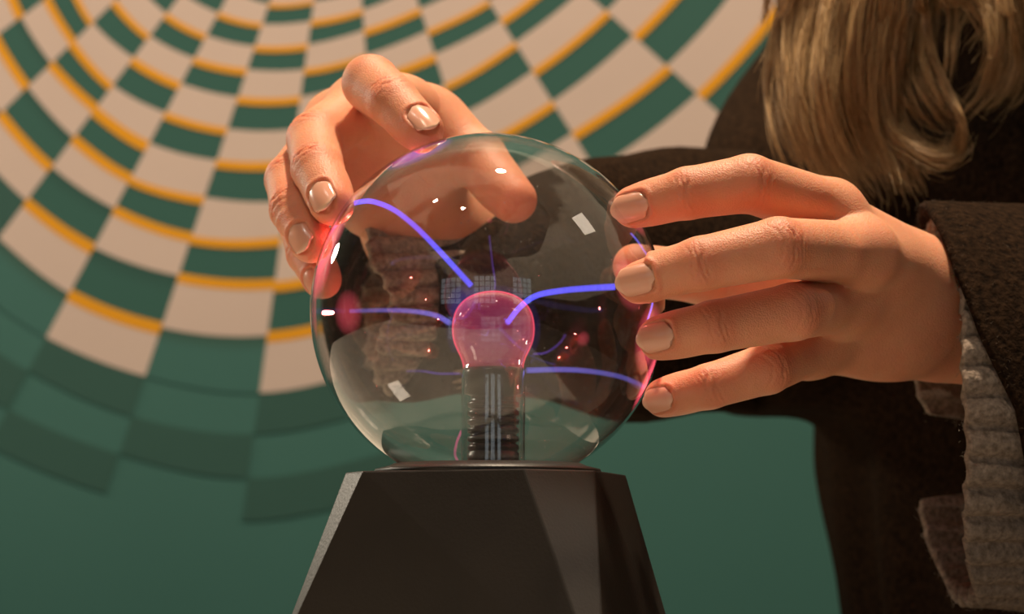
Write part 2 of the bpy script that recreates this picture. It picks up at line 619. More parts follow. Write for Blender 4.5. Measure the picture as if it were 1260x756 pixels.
stem_top = S.z - 0.0125
v, f = lathe([(.0108, rel(zb)), (.0108, rel(stem_top - .004)), (.0106, rel(stem_top - .001)), (.0099, rel(stem_top + .001))], S, 64)
mesh_obj('stem_tube', v, f, M_stem_glass, globe)
prof = [(.0001, rel(zb)), (.0088, rel(zb)), (.0088, rel(zb + .0045)), (.0082, rel(zb + .005))]
z = zb + .0055
while z < stem_top - .0125:
    prof += [(.0082, rel(z)), (.0087, rel(z + .0004)), (.0087, rel(z + .0016)), (.0082, rel(z + .0020)), (.0077, rel(z + .0023)), (.0077, rel(z + .0027))]
    z += .0029
prof += [(.0076, rel(z)), (.0076, rel(stem_top - .0095)), (.0098, rel(stem_top - .0088)), (.0100, rel(stem_top - .0015)), (.0094, rel(stem_top)), (.0001, rel(stem_top))]
v, f = lathe(prof, S, 64)
mesh_obj('ribbed_connector', v, f, M_rubber, globe)

# bulb outline (radius, z above the bulb centre)
BP = [(.0098, -.0128), (.0100, -.0110), (.0108, -.0085), (.0121, -.0058), (.0132, -.0028), (.0136, .0004), (.0134, .0034), (.0126, .0064),
      (.0110, .0090), (.0086, .0111), (.0058, .0124), (.0030, .0131), (.0002, .0134)]
bpts = catmull([Vector((r, 0, z)) for r, z in BP], 5)
bulb_prof = [(max(p.x, 1e-4), p.z) for p in bpts]
v, f = lathe(bulb_prof, S, 72)
bulb = mesh_obj('electrode_bulb', v, f, M_bulb_glass, globe)


def shell(prof, off_out, off_in):
    outp, inp = [], []
    for i, (r, z) in enumerate(prof):
        a = prof[max(i - 1, 0)]
        b = prof[min(i + 1, len(prof) - 1)]
        t = Vector((b[0] - a[0], b[1] - a[1])).normalized()
        n = Vector((t.y, -t.x))
        outp.append((max(r + n.x * off_out, 1e-4), z + n.y * off_out))
        inp.append((max(r + n.x * off_in, 1e-4), z + n.y * off_in))
    return outp + inp[::-1]


PINK = (1.0, 0.09, 0.15)
v, f = lathe(shell(bulb_prof, 0.00055, 0.0001), S, 72, closed=True)
mesh_obj('pink_glow', v, f, glow('pink_gas', PINK, 150), bulb)
v, f = lathe([(r * 0.955, z * 0.955) for r, z in bulb_prof[2:]], S, 48)
f.append(tuple(reversed(range(48))))
mesh_obj('violet_core', v, f, glow('violet_gas', (0.26, 0.04, 0.30), 4), bulb)
v, f = lathe(shell(bulb_prof[14:], 0.0026, 0.0007), S, 72, closed=True)
mesh_obj('blue_halo', v, f, glow('halo_gas', (0.16, 0.13, 0.85), 2.5), bulb)

M_streak = glow('violet_streak', (0.085, 0.08, 0.95), 560)
M_streak_b = glow('pale_violet_streak', (0.17, 0.15, 0.70), 230)
M_streak_c = glow('faint_violet_streak', (0.15, 0.07, 0.5), 160)
M_streak_p = glow('pink_streak', (0.9, 0.06, 0.28), 300)
M_streak_s = glow('bright_violet_streak', (0.16, 0.14, 1.0), 1900)


def streamer(pts, r0, mat, r1=None, fan=0.0):
    path = catmull([P(*p) for p in pts], 8)
    n = len(path)
    rad = []
    for i in range(n):
        t = i / (n - 1)
        r = r0 + ((r1 if r1 is not None else r0) - r0) * t
        if fan:
            r += fan * math.exp(-(t / 0.08) ** 2)
        rad.append(r)
    v, f = tube(path, rad, 12)
    return mesh_obj('streamer', v, f, mat, globe)


streamer([(580, 352, -.010), (560, 330, -.014), (535, 303, -.022), (510, 278, -.026), (484, 258, -.024), (458, 248, -.016), (440, 249, -.006), (431, 252, .0)], .0011, M_streak, .0009)
streamer([(624, 398, -.012), (640, 378, -.020), (660, 364, -.027), (690, 358, -.033), (722, 355, -.036), (757, 353, -.0375)], .0010, M_streak, .0012)
streamer([(554, 398, .004), (535, 388, .012), (505, 383, .022), (470, 382, .030), (430, 383, .033)], .0011, M_streak_b, .0008)
streamer([(648, 456, .006), (690, 455, .016), (725, 457, .024), (760, 463, .028), (785, 472, .026), (795, 478, .022)], .0011, M_streak_b, .0009)
streamer([(656, 436, .008), (672, 434, .018), (688, 423, .026), (696, 412, .030)], .0005, M_streak_c)
streamer([(566, 460, .008), (540, 460, .020), (520, 457, .030), (500, 457, .035)], .0005, M_streak_c)
streamer([(609, 356, .006), (609, 345, .012), (606, 325, .022), (602, 290, .034)], .0004, M_streak_c)
streamer([(568, 530, .006), (562, 545, .010), (560, 560, .012), (566, 572, .010)], .0005, M_streak_p)
streamer([(776, 287, .022), (784, 296, .0215), (792, 308, .021), (797, 317, .0205), (803, 345, .017), (803, 372, .012), (797, 394, .008)], .00035, M_streak_s)


def cap_glow(px, py, Y, spread, thick, mat, squash=1.0):
    """a thin lens of glowing gas against the inside of the glass, nearest to a fingertip"""
    d = (P(px, py, Y) - G).normalized()
    u = d.cross(Vector((0, 0, 1))).normalized()
    w = u.cross(d)
    verts, faces = [], []
    nr, na = 10, 28
    ro = R - 0.0003
    for side in (0, 1):
        for i in range(nr + 1):
            s = i / nr
            for k in range(na):
                a = 2 * math.pi * k / na
                ang = spread * max(s, 0.001)
                dd = (d * math.cos(ang) + (u * math.cos(a) * squash + w * math.sin(a)) * math.sin(ang)).normalized()
                rr = ro if side == 0 else ro - thick * (1 - s * s) - 1e-5
                verts.append(G + dd * rr)
    m = (nr + 1) * na
    for side in (0, 1):
        for i in range(nr):
            for k in range(na):
                k2 = (k + 1) % na
                q = (side * m + i * na + k, side * m + i * na + k2, side * m + (i + 1) * na + k2, side * m + (i + 1) * na + k)
                faces.append(q if side == 0 else tuple(reversed(q)))
    for k in range(na):
        k2 = (k + 1) % na
        faces.append((nr * na + k, nr * na + k2, m + nr * na + k2, m + nr * na + k))
    return mesh_obj('contact_glow', verts, faces, mat, globe)


M_contact = glow('pink_contact_gas', (1.0, 0.10, 0.15), 280)
M_contact_v = glow('violet_contact_gas', (0.55, 0.14, 1.0), 130)
for (px, py, Y, sp, th, m, sq) in [
        (512, 181, .000, .22, .0009, M_contact_v, 1.0), (420, 262, -.003, .16, .0010, M_contact_v, 1.0), (405, 290, .000, .26, .0011, M_contact, 1.0),
        (392, 325, .005, .22, .0009, M_contact, 1.0), (765, 270, -.017, .16, .0007, M_contact, 1.0), (768, 352, -.035, .15, .0007, M_contact, 1.0),
        (792, 415, -.022, .20, .0010, M_contact, 1.0), (800, 468, .002, .22, .0012, M_contact, 1.0), (768, 328, .033, .09, .0003, M_contact, 1.0),
        (412, 385, .036, .14, .0006, M_contact, 1.0), (697, 411, .040, .05, .0006, M_contact, 1.0), (602, 286, .040, .02, .0005, M_contact, 1.0), ]:  # first lens here stands in for a reddish reflection, drawn as glowing gas
    cap_glow(px, py, Y, sp, th, m, sq)
    if sp > .1:                      # the discharge lights the fingertip that draws it
        pl_ = bpy.data.lights.new('discharge_light', 'POINT')
        pl_.energy = 0.0030
        pl_.color = (1.0, 0.16, 0.14)
        pl_.shadow_soft_size = 0.0006
        lo_ = bpy.data.objects.new('discharge_light', pl_)
        C.objects.link(lo_)
        lo_.location = G + (P(px, py, Y) - G).normalized() * (R - 0.0045)


M_haze = glow('blue_haze', (0.16, 0.17, 0.80), 12)
hz = catmull([P(580, 351, -.010), P(575, 362, -.011), P(566, 378, -.010), P(572, 392, -.009)], 6)
v, f = tube(hz, [.0009 + .0042 * math.sin(math.pi * i / (len(hz) - 1)) ** .8 for i in range(len(hz))], 16)
mesh_obj('streamer_haze', v, f, M_haze, globe)

# ------------------------------------------------------------------ signed-distance modelling for flesh and cloth
class Field:
    def __init__(self, lo, hi, h):
        self.lo, self.h = np.array(lo, float), h
        self.n = np.ceil((np.array(hi, float) - self.lo) / h).astype(int) + 1
        self.ax = [(self.lo[i] + h * np.arange(self.n[i])).astype(np.float32) for i in range(3)]

    def full(self):
        return np.full(tuple(self.n), 0.5, np.float32)

    def sub(self, lo, hi, pad):
        s = []
        for i in range(3):
            a = int(max(0, math.floor((lo[i] - pad - self.lo[i]) / self.h)))
            b = int(min(self.n[i], math.ceil((hi[i] + pad - self.lo[i]) / self.h) + 1))
            s.append(slice(a, max(a, b)))
        return tuple(s)

    def coords(self, s):
        return self.ax[0][s[0]][:, None, None], self.ax[1][s[1]][None, :, None], self.ax[2][s[2]][None, None, :]

    def add(self, arr, dist, lo, hi, k, pad):
        s = self.sub(lo, hi, pad)
        d = dist(*self.coords(s)).astype(np.float32)
        arr[s] = smin(arr[s], d, k)

    def capsule(self, arr, a, b, ra, rb, k=0.004, pad=None):
        a, b = np.array(a, np.float32), np.array(b, np.float32)
        ba = b - a
        bb = float(ba @ ba) + 1e-12

        def dist(x, y, z):
            px, py, pz = x - a[0], y - a[1], z - a[2]
            t = np.clip((px * ba[0] + py * ba[1] + pz * ba[2]) / bb, 0, 1)
            return np.sqrt((px - t * ba[0]) ** 2 + (py - t * ba[1]) ** 2 + (pz - t * ba[2]) ** 2) - (ra + (rb - ra) * t)
        m = max(ra, rb)
        self.add(arr, dist, np.minimum(a, b) - m, np.maximum(a, b) + m, k, pad or (k + 0.008))

    def ellipsoid(self, arr, c, rad, axes=None, k=0.004, pad=None):
        c = np.array(c, np.float32)
        A = np.array(axes if axes is not None else np.eye(3), np.float32)

        def dist(x, y, z):
            q = [((x - c[0]) * A[i][0] + (y - c[1]) * A[i][1] + (z - c[2]) * A[i][2]) for i in range(3)]
            k0 = np.sqrt(sum((q[i] / rad[i]) ** 2 for i in range(3)))
            k1 = np.sqrt(sum((q[i] / rad[i] ** 2) ** 2 for i in range(3))) + 1e-6
            return k0 * (k0 - 1.0) / k1
        m = max(rad)
        self.add(arr, dist, c - m, c + m, k, pad or (k + 0.008))


def smin(a, b, k):
    if k <= 0:
        return np.minimum(a, b)
    h = np.maximum(k - np.abs(a - b), 0) / k
    return np.minimum(a, b) - h * h * k * 0.25


def surface_nets(vol, lo, h):
    nx, ny, nz = vol.shape
    ins = vol < 0
    cnt = np.zeros((nx - 1, ny - 1, nz - 1), np.uint8)
    for dx in (0, 1):
        for dy in (0, 1):
            for dz in (0, 1):
                cnt += ins[dx:nx - 1 + dx, dy:ny - 1 + dy, dz:nz - 1 + dz]
    act = (cnt > 0) & (cnt < 8)
    ci = np.argwhere(act)
    idx = np.full(act.shape, -1, np.int32)
    idx[act] = np.arange(len(ci))
    acc = np.zeros((len(ci), 3))
    num = np.zeros(len(ci))
    corner = [(dx, dy, dz) for dx in (0, 1) for dy in (0, 1) for dz in (0, 1)]
    val = {c: vol[ci[:, 0] + c[0], ci[:, 1] + c[1], ci[:, 2] + c[2]] for c in corner}
    for c in corner:
        for ax in range(3):
            if c[ax] == 0:
                c2 = list(c)
                c2[ax] = 1
                c2 = tuple(c2)
                v0, v1 = val[c], val[c2]
                m = (v0 < 0) != (v1 < 0)
                t = np.where(m, v0 / np.where(m, v0 - v1, 1), 0)
                for j in range(3):
                    acc[:, j] += np.where(m, (t if j == ax else c[j]), 0)
                num += m
    verts = (ci + acc / num[:, None]) * h + lo
    quads = []
    for ax in range(3):
        sl0 = [slice(None)] * 3
        sl1 = [slice(None)] * 3
        sl0[ax] = slice(0, -1)
        sl1[ax] = slice(1, None)
        a, b = ins[tuple(sl0)], ins[tuple(sl1)]
        e = np.argwhere(a != b)
        u, w = [(1, 2), (2, 0), (0, 1)][ax]
        ok = (e[:, u] > 0) & (e[:, w] > 0) & (e[:, u] < vol.shape[u] - 1) & (e[:, w] < vol.shape[w] - 1)
        e = e[ok]
        q = []
        for (du, dw) in ((1, 1), (0, 1), (0, 0), (1, 0)):
            g = e.copy()
            g[:, u] -= du
            g[:, w] -= dw
            q.append(idx[g[:, 0], g[:, 1], g[:, 2]])
        q = np.stack(q, 1)
        flip = a[e[:, 0], e[:, 1], e[:, 2]]
        q[~flip] = q[~flip][:, ::-1]
        quads.append(q)
    quads = np.concatenate(quads)
    quads = quads[(quads >= 0).all(1)]
    return verts, quads


def vert_normals(v, q):
    n = np.cross(v[q[:, 2]] - v[q[:, 0]], v[q[:, 3]] - v[q[:, 1]])
    out = np.zeros_like(v)
    for i in range(4):
        np.add.at(out, q[:, i], n)
    return out / (np.linalg.norm(out, axis=1, keepdims=True) + 1e-12)


def relax(v, q, it=2, w=0.5):
    for _ in range(it):
        s = np.zeros_like(v)
        c = np.zeros(len(v))
        for i in range(4):
            for j in ((i + 1) % 4, (i + 3) % 4):
                np.add.at(s, q[:, i], v[q[:, j]])
                np.add.at(c, q[:, i], 1)
        v = v + w * (s / np.maximum(c, 1)[:, None] - v)
    return v


def A3(p):
    return np.array([p[0], p[1], p[2]], float)


def unit(a):
    return a / (np.linalg.norm(a) + 1e-12)


NAILS = []


def finger_frame(a, b, hint):
    ax = unit(b - a)
    d = unit(hint - ax * (hint @ ax))
    return ax, d, np.cross(ax, d)


def build_hand(fingers, palm_caps, palm_ell, forearm, h, lo, hi, thumb_k=0.010, bumps=()):
    """fingers: list of dict(pts=[MCP,PIP,DIP,TIP], rad=[..], hint=dorsal direction, nail=(width,length) or None)"""
    F = Field(lo, hi, h)
    palm = F.full()
    for (a, b, ra, rb, k) in palm_caps:
        F.capsule(palm, a, b, ra, rb, k, 0.016)
    for (c, rad, axes, k) in palm_ell:
        F.ellipsoid(palm, c, rad, axes, k, 0.016)
    for (a, b, ra, rb, k) in forearm:
        F.capsule(palm, a, b, ra, rb, k, 0.016)
    total = palm.copy()
    for fg in fingers:
        d = F.full()
        p, r = fg['pts'], fg['rad']
        for i in range(len(p) - 1):
            F.capsule(d, p[i], p[i + 1], r[i] + .0004, r[i + 1] + .0004, 0.0014, 0.012)
        # pad under the last joint and slight joint swell
        ax, dd, lat = finger_frame(p[-2], p[-1], fg['hint'])
        F.ellipsoid(d, p[-2] * 0.35 + p[-1] * 0.65 - dd * r[-1] * 0.30, (r[-1] * 1.55, r[-1] * 0.80, r[-1] * 0.95), (ax, dd, lat), 0.004, 0.012)
        total = np.minimum(total, smin(palm, d, fg.get('k', 0.009)))
    v, q = surface_nets(total, F.lo, h)
    del total, palm
    v = relax(v, q, 2, 0.45)
    n = vert_normals(v, q)
    disp = np.zeros(len(v))
    flush = np.zeros(len(v))
    for fg in fingers:
        p, r = fg['pts'], fg['rad']
        for j in range(1, len(p) - 1):
            ax, dd, lat = finger_frame(p[j - 1] * 0.5 + p[j] * 0.5, p[j] * 0.5 + p[j + 1] * 0.5, fg['hint'])
            e = v - p[j]
            near = np.linalg.norm(e, axis=1) < r[j] * 2.0
            ei, ni = e[near], n[near]
            a = ei @ ax
            l = ei @ lat
            up = ei @ dd
            m = smoothstep(ni @ dd, 0.15, 0.7) * smoothstep(up, 0, r[j] * 0.4)
            m_p = smoothstep(-(ni @ dd), 0.2, 0.8)
            seed = (p[j] @ np.array([913.0, 771.0, 533.0]))
            dl = np.zeros(len(a))
            big = len(p) - 2 != j
            offs = (-4.6, -3.3, -2.1, -1.0, 0.2, 1.3, 2.5, 3.7, 5.0) if big else (-2.6, -1.5, -0.5, 0.6, 1.7, 2.7)
            for t, o in enumerate(offs):
                wob = 0.00025 * np.sin(l * 620 + seed + t * 2.1) + 0.00018 * np.sin(l * 1500 + t * 1.3 + seed)
                bow = (o / 1000.0) * (l / r[j]) ** 2 * 0.5
                amp = (0.00075 if abs(o) < 1.6 else 0.00042) * (0.75 + 0.35 * math.sin(seed + t * 1.7))
                dl -= amp * np.exp(-((a - o / 1000.0 - wob - bow) / 0.00036) ** 2) * smoothstep(-np.abs(l), -r[j] * 0.95, -r[j] * 0.5)
            dl += 0.0002 * np.exp(-(a / 0.006) ** 2)
            dl *= m
            for o in (-0.8, 0.8):
                dl -= m_p * 0.0004 * np.exp(-((a - o / 1000.0) / 0.0006) ** 2)
            disp[near] += dl
            flush[near] = np.maximum(flush[near], 0.42 * m * np.exp(-(a / 0.0075) ** 2))
        # fingertip blush
        e = np.linalg.norm(v - (p[-1] + unit(p[-1] - p[-2]) * 0.004), axis=1)
        flush = np.maximum(flush, 0.75 * np.exp(-(e / 0.011) ** 2))
        if fg.get('nail'):
            w, L = fg['nail']
            ax, dd, lat = finger_frame(p[-2], p[-1], fg['hint'])
            # nail plate tips down a little towards the free edge
            tilt = math.radians(fg.get('tilt', 7))
            axn = ax * math.cos(tilt) - dd * math.sin(tilt)
            ddn = dd * math.cos(tilt) + ax * math.sin(tilt)
            rc = r[-1] * 0.98
            tip = p[-1] + ax * r[-1] * 0.86
            c = p[-1] + axn * (r[-1] * 0.95 - L * 0.5) + ddn * (r[-1] * 1.02)
            NAILS.append((c, axn, ddn, np.cross(axn, ddn), w, L, rc))
            e = v - c
            a = e @ axn
            l = np.arctan2(e @ np.cross(axn, ddn), e @ ddn + rc) * rc
            up = e @ ddn
            near = (np.abs(a) < L) & (np.abs(l) < w) & (up > -rc * 0.9)
            hw = w * 0.5
            ai, li = a[near], l[near]
            # rounded rectangle distance
            qx = np.abs(li) - (hw - 0.003)
            qy = np.abs(ai) - (L * 0.5 - 0.003)
            sd = np.sqrt(np.maximum(qx, 0) ** 2 + np.maximum(qy, 0) ** 2) + np.minimum(np.maximum(qx, qy), 0) - 0.003
            free = smoothstep(ai, L * 0.30, L * 0.5)
            dl = -0.0011 * smoothstep(-sd, -0.0002, 0.0007) + 0.00028 * np.exp(-((sd - 0.0009) / 0.0008) ** 2) * (1 - free)
            disp[near] += dl
            flush[near] = np.maximum(flush[near], 0.5 * np.exp(-((sd - 0.0006) / 0.0012) ** 2))
    for (pix, rad, amt, fl) in bumps:
        D = v - A3(CAM)
        dep = D @ A3(FWD)
        qx = 630 + FPX * D[:, 0] / dep
        qy = 378 - FPX * (D @ A3(UPV)) / dep
        sel = np.where((np.abs(qx - pix[0]) < 4) & (np.abs(qy - pix[1]) < 4))[0]
        c = v[sel[np.argmin(dep[sel])]]
        e = np.linalg.norm(v - c, axis=1)
        g = np.exp(-(e / rad) ** 2)
        disp += amt * g
        flush = np.maximum(flush, fl * g)
    v = v + n * disp[:, None]
    return v, q, flush


def MM(px, py, Y):
    return A3(P(px, py, Y))


# ---- her left hand: back of the hand to the camera, fingertips on the right of the globe
LW = MM(1180, 374, .058)          # wrist
LE = np.array([.392, .135, 1.075])  # elbow
L_mcp = [MM(1020, 258, -.002), MM(1062, 312, -.008), MM(1035, 372, .008), MM(996, 428, .020)]
hl = np.array([0.05, -1.0, -0.05])
left_fingers = [
    dict(pts=[L_mcp[0], MM(922, 226, -.030), MM(846, 238, -.029), MM(779, 255, -.0245)], rad=[.0098, .0092, .0082, .0065], hint=np.array([0, -1.0, -.12]), nail=(.0106, .0134)),
    dict(pts=[L_mcp[1], MM(958, 305, -.046), MM(862, 325, -.046), MM(786, 345, -.0415)], rad=[.0102, .0094, .0083, .0067], hint=np.array([0, -1.0, -.05]), nail=(.0108, .0136)),
    dict(pts=[L_mcp[2], MM(976, 384, -.032), MM(879, 402, -.036), MM(812, 416, -.0325)], rad=[.0098, .0090, .0081, .0068], hint=np.array([0, -1.0, .02]), nail=(.0104, .0128)),
    dict(pts=[L_mcp[3], MM(944, 454, -.012), MM(872, 476, -.014), MM(816, 490, -.010)], rad=[.0090, .0081, .0071, .0060], hint=np.array([0, -1.0, -.10]), nail=(.0090, .0108)),
    # thumb behind the globe
    dict(pts=[MM(1075, 350, .060), MM(985, 352, .062), MM(880, 345, .060), MM(782, 328, .042)], rad=[.0135, .0115, .0100, .0078], hint=np.array([.3, .5, .8]), nail=None, k=.012),
]
l_caps = [(LW + np.array([-.010, .004, .007]), L_mcp[0] + np.array([.002, .003, -.002]), .0140, .0098, .010), (LW + np.array([-.010, -.002, .004]), L_mcp[1] + np.array([0, .003, 0]), .0150, .0105, .012),
          (LW + np.array([-.010, .0, -.006]), L_mcp[2] + np.array([.0, .002, 0]), .0150, .0102, .012), (LW + np.array([-.010, .006, -.013]), L_mcp[3] + np.array([0, .002, 0]), .0140, .0092, .012),
          (LW + np.array([-.02, .018, .004]), MM(1075, 350, .060), .014, .0135, .014)]
cen = np.mean(L_mcp, axis=0)
l_ell = [(cen * .5 + LW * .5 + np.array([0, .012, -.005]), (.028, .017, .022), None, .012)]
fd = unit(LE - LW)
l_arm = [(LW, LW + fd * .075, .0180, .0205, .012), (LW + np.array([0, .003, .009]), LW + fd * .075 + np.array([0, .003, .007]), .0155, .0185, .012), (LW + np.array([0, .003, -.009]), LW + fd * .075 + np.array([0, .003, -.007]), .0155, .0185, .012)]
l_bumps = [((1022, 370), .0042, .0026, .20), ((1058, 307), .0050, .0012, .25), ((1018, 236), .0055, .0008, .20)]
allp = np.array([p for fg in left_fingers for p in fg['pts']] + [LW + fd * .075])
LV, LQ, LF = build_hand(left_fingers, l_caps, l_ell, l_arm, .00062, allp.min(0) - .028, allp.max(0) + .030, bumps=l_bumps)

# ---- her right hand: comes from behind the globe, fingers curl over its left shoulder
RW = MM(508, 288, .108)
RE = np.array([.123, .305, 1.183])
R_mcp = [MM(492, 134, .060), MM(447, 130, .066), MM(413, 152, .072), MM(406, 190, .078)]
right_fingers = [
    dict(pts=[R_mcp[0], MM(456, 103, .024), MM(484, 126, .010), MM(519, 160, -.001)], rad=[.0100, .0096, .0086, .0072], hint=np.array([.15, -.85, .5]), nail=(.0106, .0124)),
    dict(pts=[R_mcp[1], MM(388, 172, .030), MM(391, 207, .011), MM(408, 250, -.003)], rad=[.0102, .0096, .0086, .0072], hint=np.array([-.45, -.85, .15]), nail=(.0106, .0124)),
    dict(pts=[R_mcp[2], MM(359, 222, .032), MM(362, 258, .016), MM(382, 298, .004)], rad=[.0098, .0090, .0080, .0068], hint=np.array([-.55, -.80, .1]), nail=(.0100, .0118)),
    dict(pts=[R_mcp[3], MM(372, 275, .058), MM(379, 312, .045), MM(396, 345, .034)], rad=[.0090, .0082, .0072, .0062], hint=np.array([-.75, -.5, .1]), nail=(.0080, .0095)),
    dict(pts=[MM(500, 238, .098), MM(540, 165, .080), MM(588, 196, .068), MM(632, 246, .0545)], rad=[.0140, .0118, .0104, .0082], hint=np.array([.3, .8, .5]), nail=None, k=.014),
]
r_caps = [(RW + np.array([.004, .0, .008]), R_mcp[0], .0160, .0110, .008), (RW + np.array([.0, .0, .008]), R_mcp[1], .0160, .0112, .008),
          (RW + np.array([.0, .0, .006]), R_mcp[2], .0130, .0108, .007), (RW + np.array([.004, .0, .010]), R_mcp[3], .0115, .0100, .007)]
r_ell = [(MM(505, 205, .086), (.016, .016, .026), None, .012), (MM(446, 218, .086), (.012, .014, .022), None, .012), (MM(515, 150, .072), (.013, .011, .013), None, .012)]
fr_ = unit(RE - RW)
r_arm = [(RW, RW + fr_ * .08, .0175, .0205, .012), (RW + np.array([.008, 0, .004]), RW + fr_ * .08, .0155, .0205, .012), (RW + np.array([-.001, 0, -.002]), RW + fr_ * .08, .0145, .0205, .008)]
allp = np.array([p for fg in right_fingers for p in fg['pts']] + [RW + fr_ * .08])
RV, RQ, RF = build_hand(right_fingers, r_caps, r_ell, r_arm, .00066, allp.min(0) - .028, allp.max(0) + .030)

# ------------------------------------------------------------------ the person
person = empty('person', (0.33, 0.33, 0.0))
tag(person, 'long-haired blonde person in a dark brown wool coat, both hands on the glass globe', 'person')

L_SH, R_SH = np.array([.395, .185, 1.375]), np.array([.240, .445, 1.385])
NECK = np.array([.325, .32, 1.44])
HEAD = np.array([.290, .295, 1.60])
PEL = np.array([.365, .345, .92])
face = unit(np.array([-.86, -.30, -.42]))          # looks down at the globe
up_h = unit(np.array([-.30, -.10, .92]) - face * (np.array([-.30, -.10, .92]) @ face))
side_h = np.cross(face, up_h)

FB = Field((-.02, -.02, .0), (.66, .68, 1.75), .0085)
b = FB.full()
axs = unit(np.array([.52, -.85, 0]))               # across the shoulders
fwdv = np.array([-axs[1] * -1, 0, 0])
fr = np.array([-.85, -.52, 0])
tors = (fr, axs, np.array([0, 0, 1.0]))
FB.ellipsoid(b, np.array([.335, .335, 1.22]), (.100, .150, .22), tors, .05, .06)
FB.ellipsoid(b, PEL, (.095, .140, .16), tors, .05, .06)
FB.ellipsoid(b, np.array([.35, .34, 1.05]), (.09, .125, .16), tors, .05, .06)
FB.capsule(b, NECK - np.array([0, 0, .05]), HEAD - np.array([.0, .0, .05]), .058, .050, .03, .05)
for sh, el, wr in ((L_SH, LE, LW + fd * .055), (R_SH, RE, RW + fr_ * .06)):
    FB.capsule(b, NECK - np.array([0, 0, .04]), sh, .05, .052, .04, .06)
    FB.capsule(b, sh, el, .042, .030, .02, .05)
    FB.capsule(b, el, wr, .030, .0225, .015, .04)
for s in (-1, 1):
    hip = PEL + axs * .085 * s - np.array([0, 0, .05])
    kn = np.array([hip[0] + .01, hip[1], .50])
    an = np.array([hip[0] + .03, hip[1], .09])
    FB.capsule(b, hip, kn, .070, .052, .03, .06)
    FB.capsule(b, kn, an, .054, .036, .03, .05)
FB.ellipsoid(b, HEAD + up_h * .015, (.093, .077, .105), (face, side_h, up_h), .02, .04)
FB.ellipsoid(b, HEAD + face * .028 - up_h * .045, (.062, .055, .070), (face, side_h, up_h), .03, .04)
FB.capsule(b, HEAD + face * .088 + up_h * .005, HEAD + face * .106 - up_h * .030, .008, .012, .014, .03)
FB.ellipsoid(b, HEAD + face * .086 - up_h * .062, (.012, .024, .007), (face, side_h, up_h), .010, .02)
FB.ellipsoid(b, HEAD + face * .082 - up_h * .098, (.016, .020, .016), (face, side_h, up_h), .02, .03)
for s in (-1, 1):
    FB.ellipsoid(b, HEAD + side_h * .078 * s - up_h * .01, (.018, .008, .030), (face, side_h, up_h), .008, .02)
BV, BQ = surface_nets(b, FB.lo, FB.h)
BV = relax(BV, BQ, 3, 0.5)
# open the coarse arms and the fine forearms where they meet, then join them into one surface


def cut(v, q, p, d, keep_positive, rad=0.07):
    s = (v - p) @ d
    nearv = np.linalg.norm(v - p, axis=1) < rad
    bad = nearv & ((s < 0) if keep_positive else (s > 0))
    keep = ~bad[q].any(1)
    return q[keep]


jl, jr = LW + fd * .060, RW + fr_ * .066
LQ = cut(LV, LQ, jl, fd, False)
RQ = cut(RV, RQ, jr, fr_, False)
BQ = cut(BV, BQ, jl + fd * .006, fd, True)
BQ = cut(BV, BQ, jr + fr_ * .006, fr_, True)
allv = np.concatenate([BV, LV, RV])
nb, nl = len(BV), len(LV)
allq = np.concatenate([BQ, LQ + nb, RQ + nb + nl])
flush = np.concatenate([np.zeros(nb), LF, RF])
used = np.unique(allq)
remap = np.full(len(allv), -1)
remap[used] = np.arange(len(used))
allv, flush, allq = allv[used], flush[used], remap[allq]
body = mesh_obj('body', allv, allq, M_skin, person)
at = body.data.attributes.new('flush', 'FLOAT', 'POINT')
at.data.foreach_set('value', flush.astype(np.float32))
bm = bmesh.new()
bm.from_mesh(body.data)
bm.edges.ensure_lookup_table()
for jc in (jl, jr):
    c = Vector(jc - A3(person.location))
    be = [e for e in bm.edges if e.is_boundary and ((e.verts[0].co + e.verts[1].co) / 2 - c).length < .06]
    try:
        bmesh.ops.bridge_loops(bm, edges=be)
    except Exception as ex:
        print('bridge', ex)
for f_ in bm.faces:
    f_.smooth = True
bm.to_mesh(body.data)
bm.free()

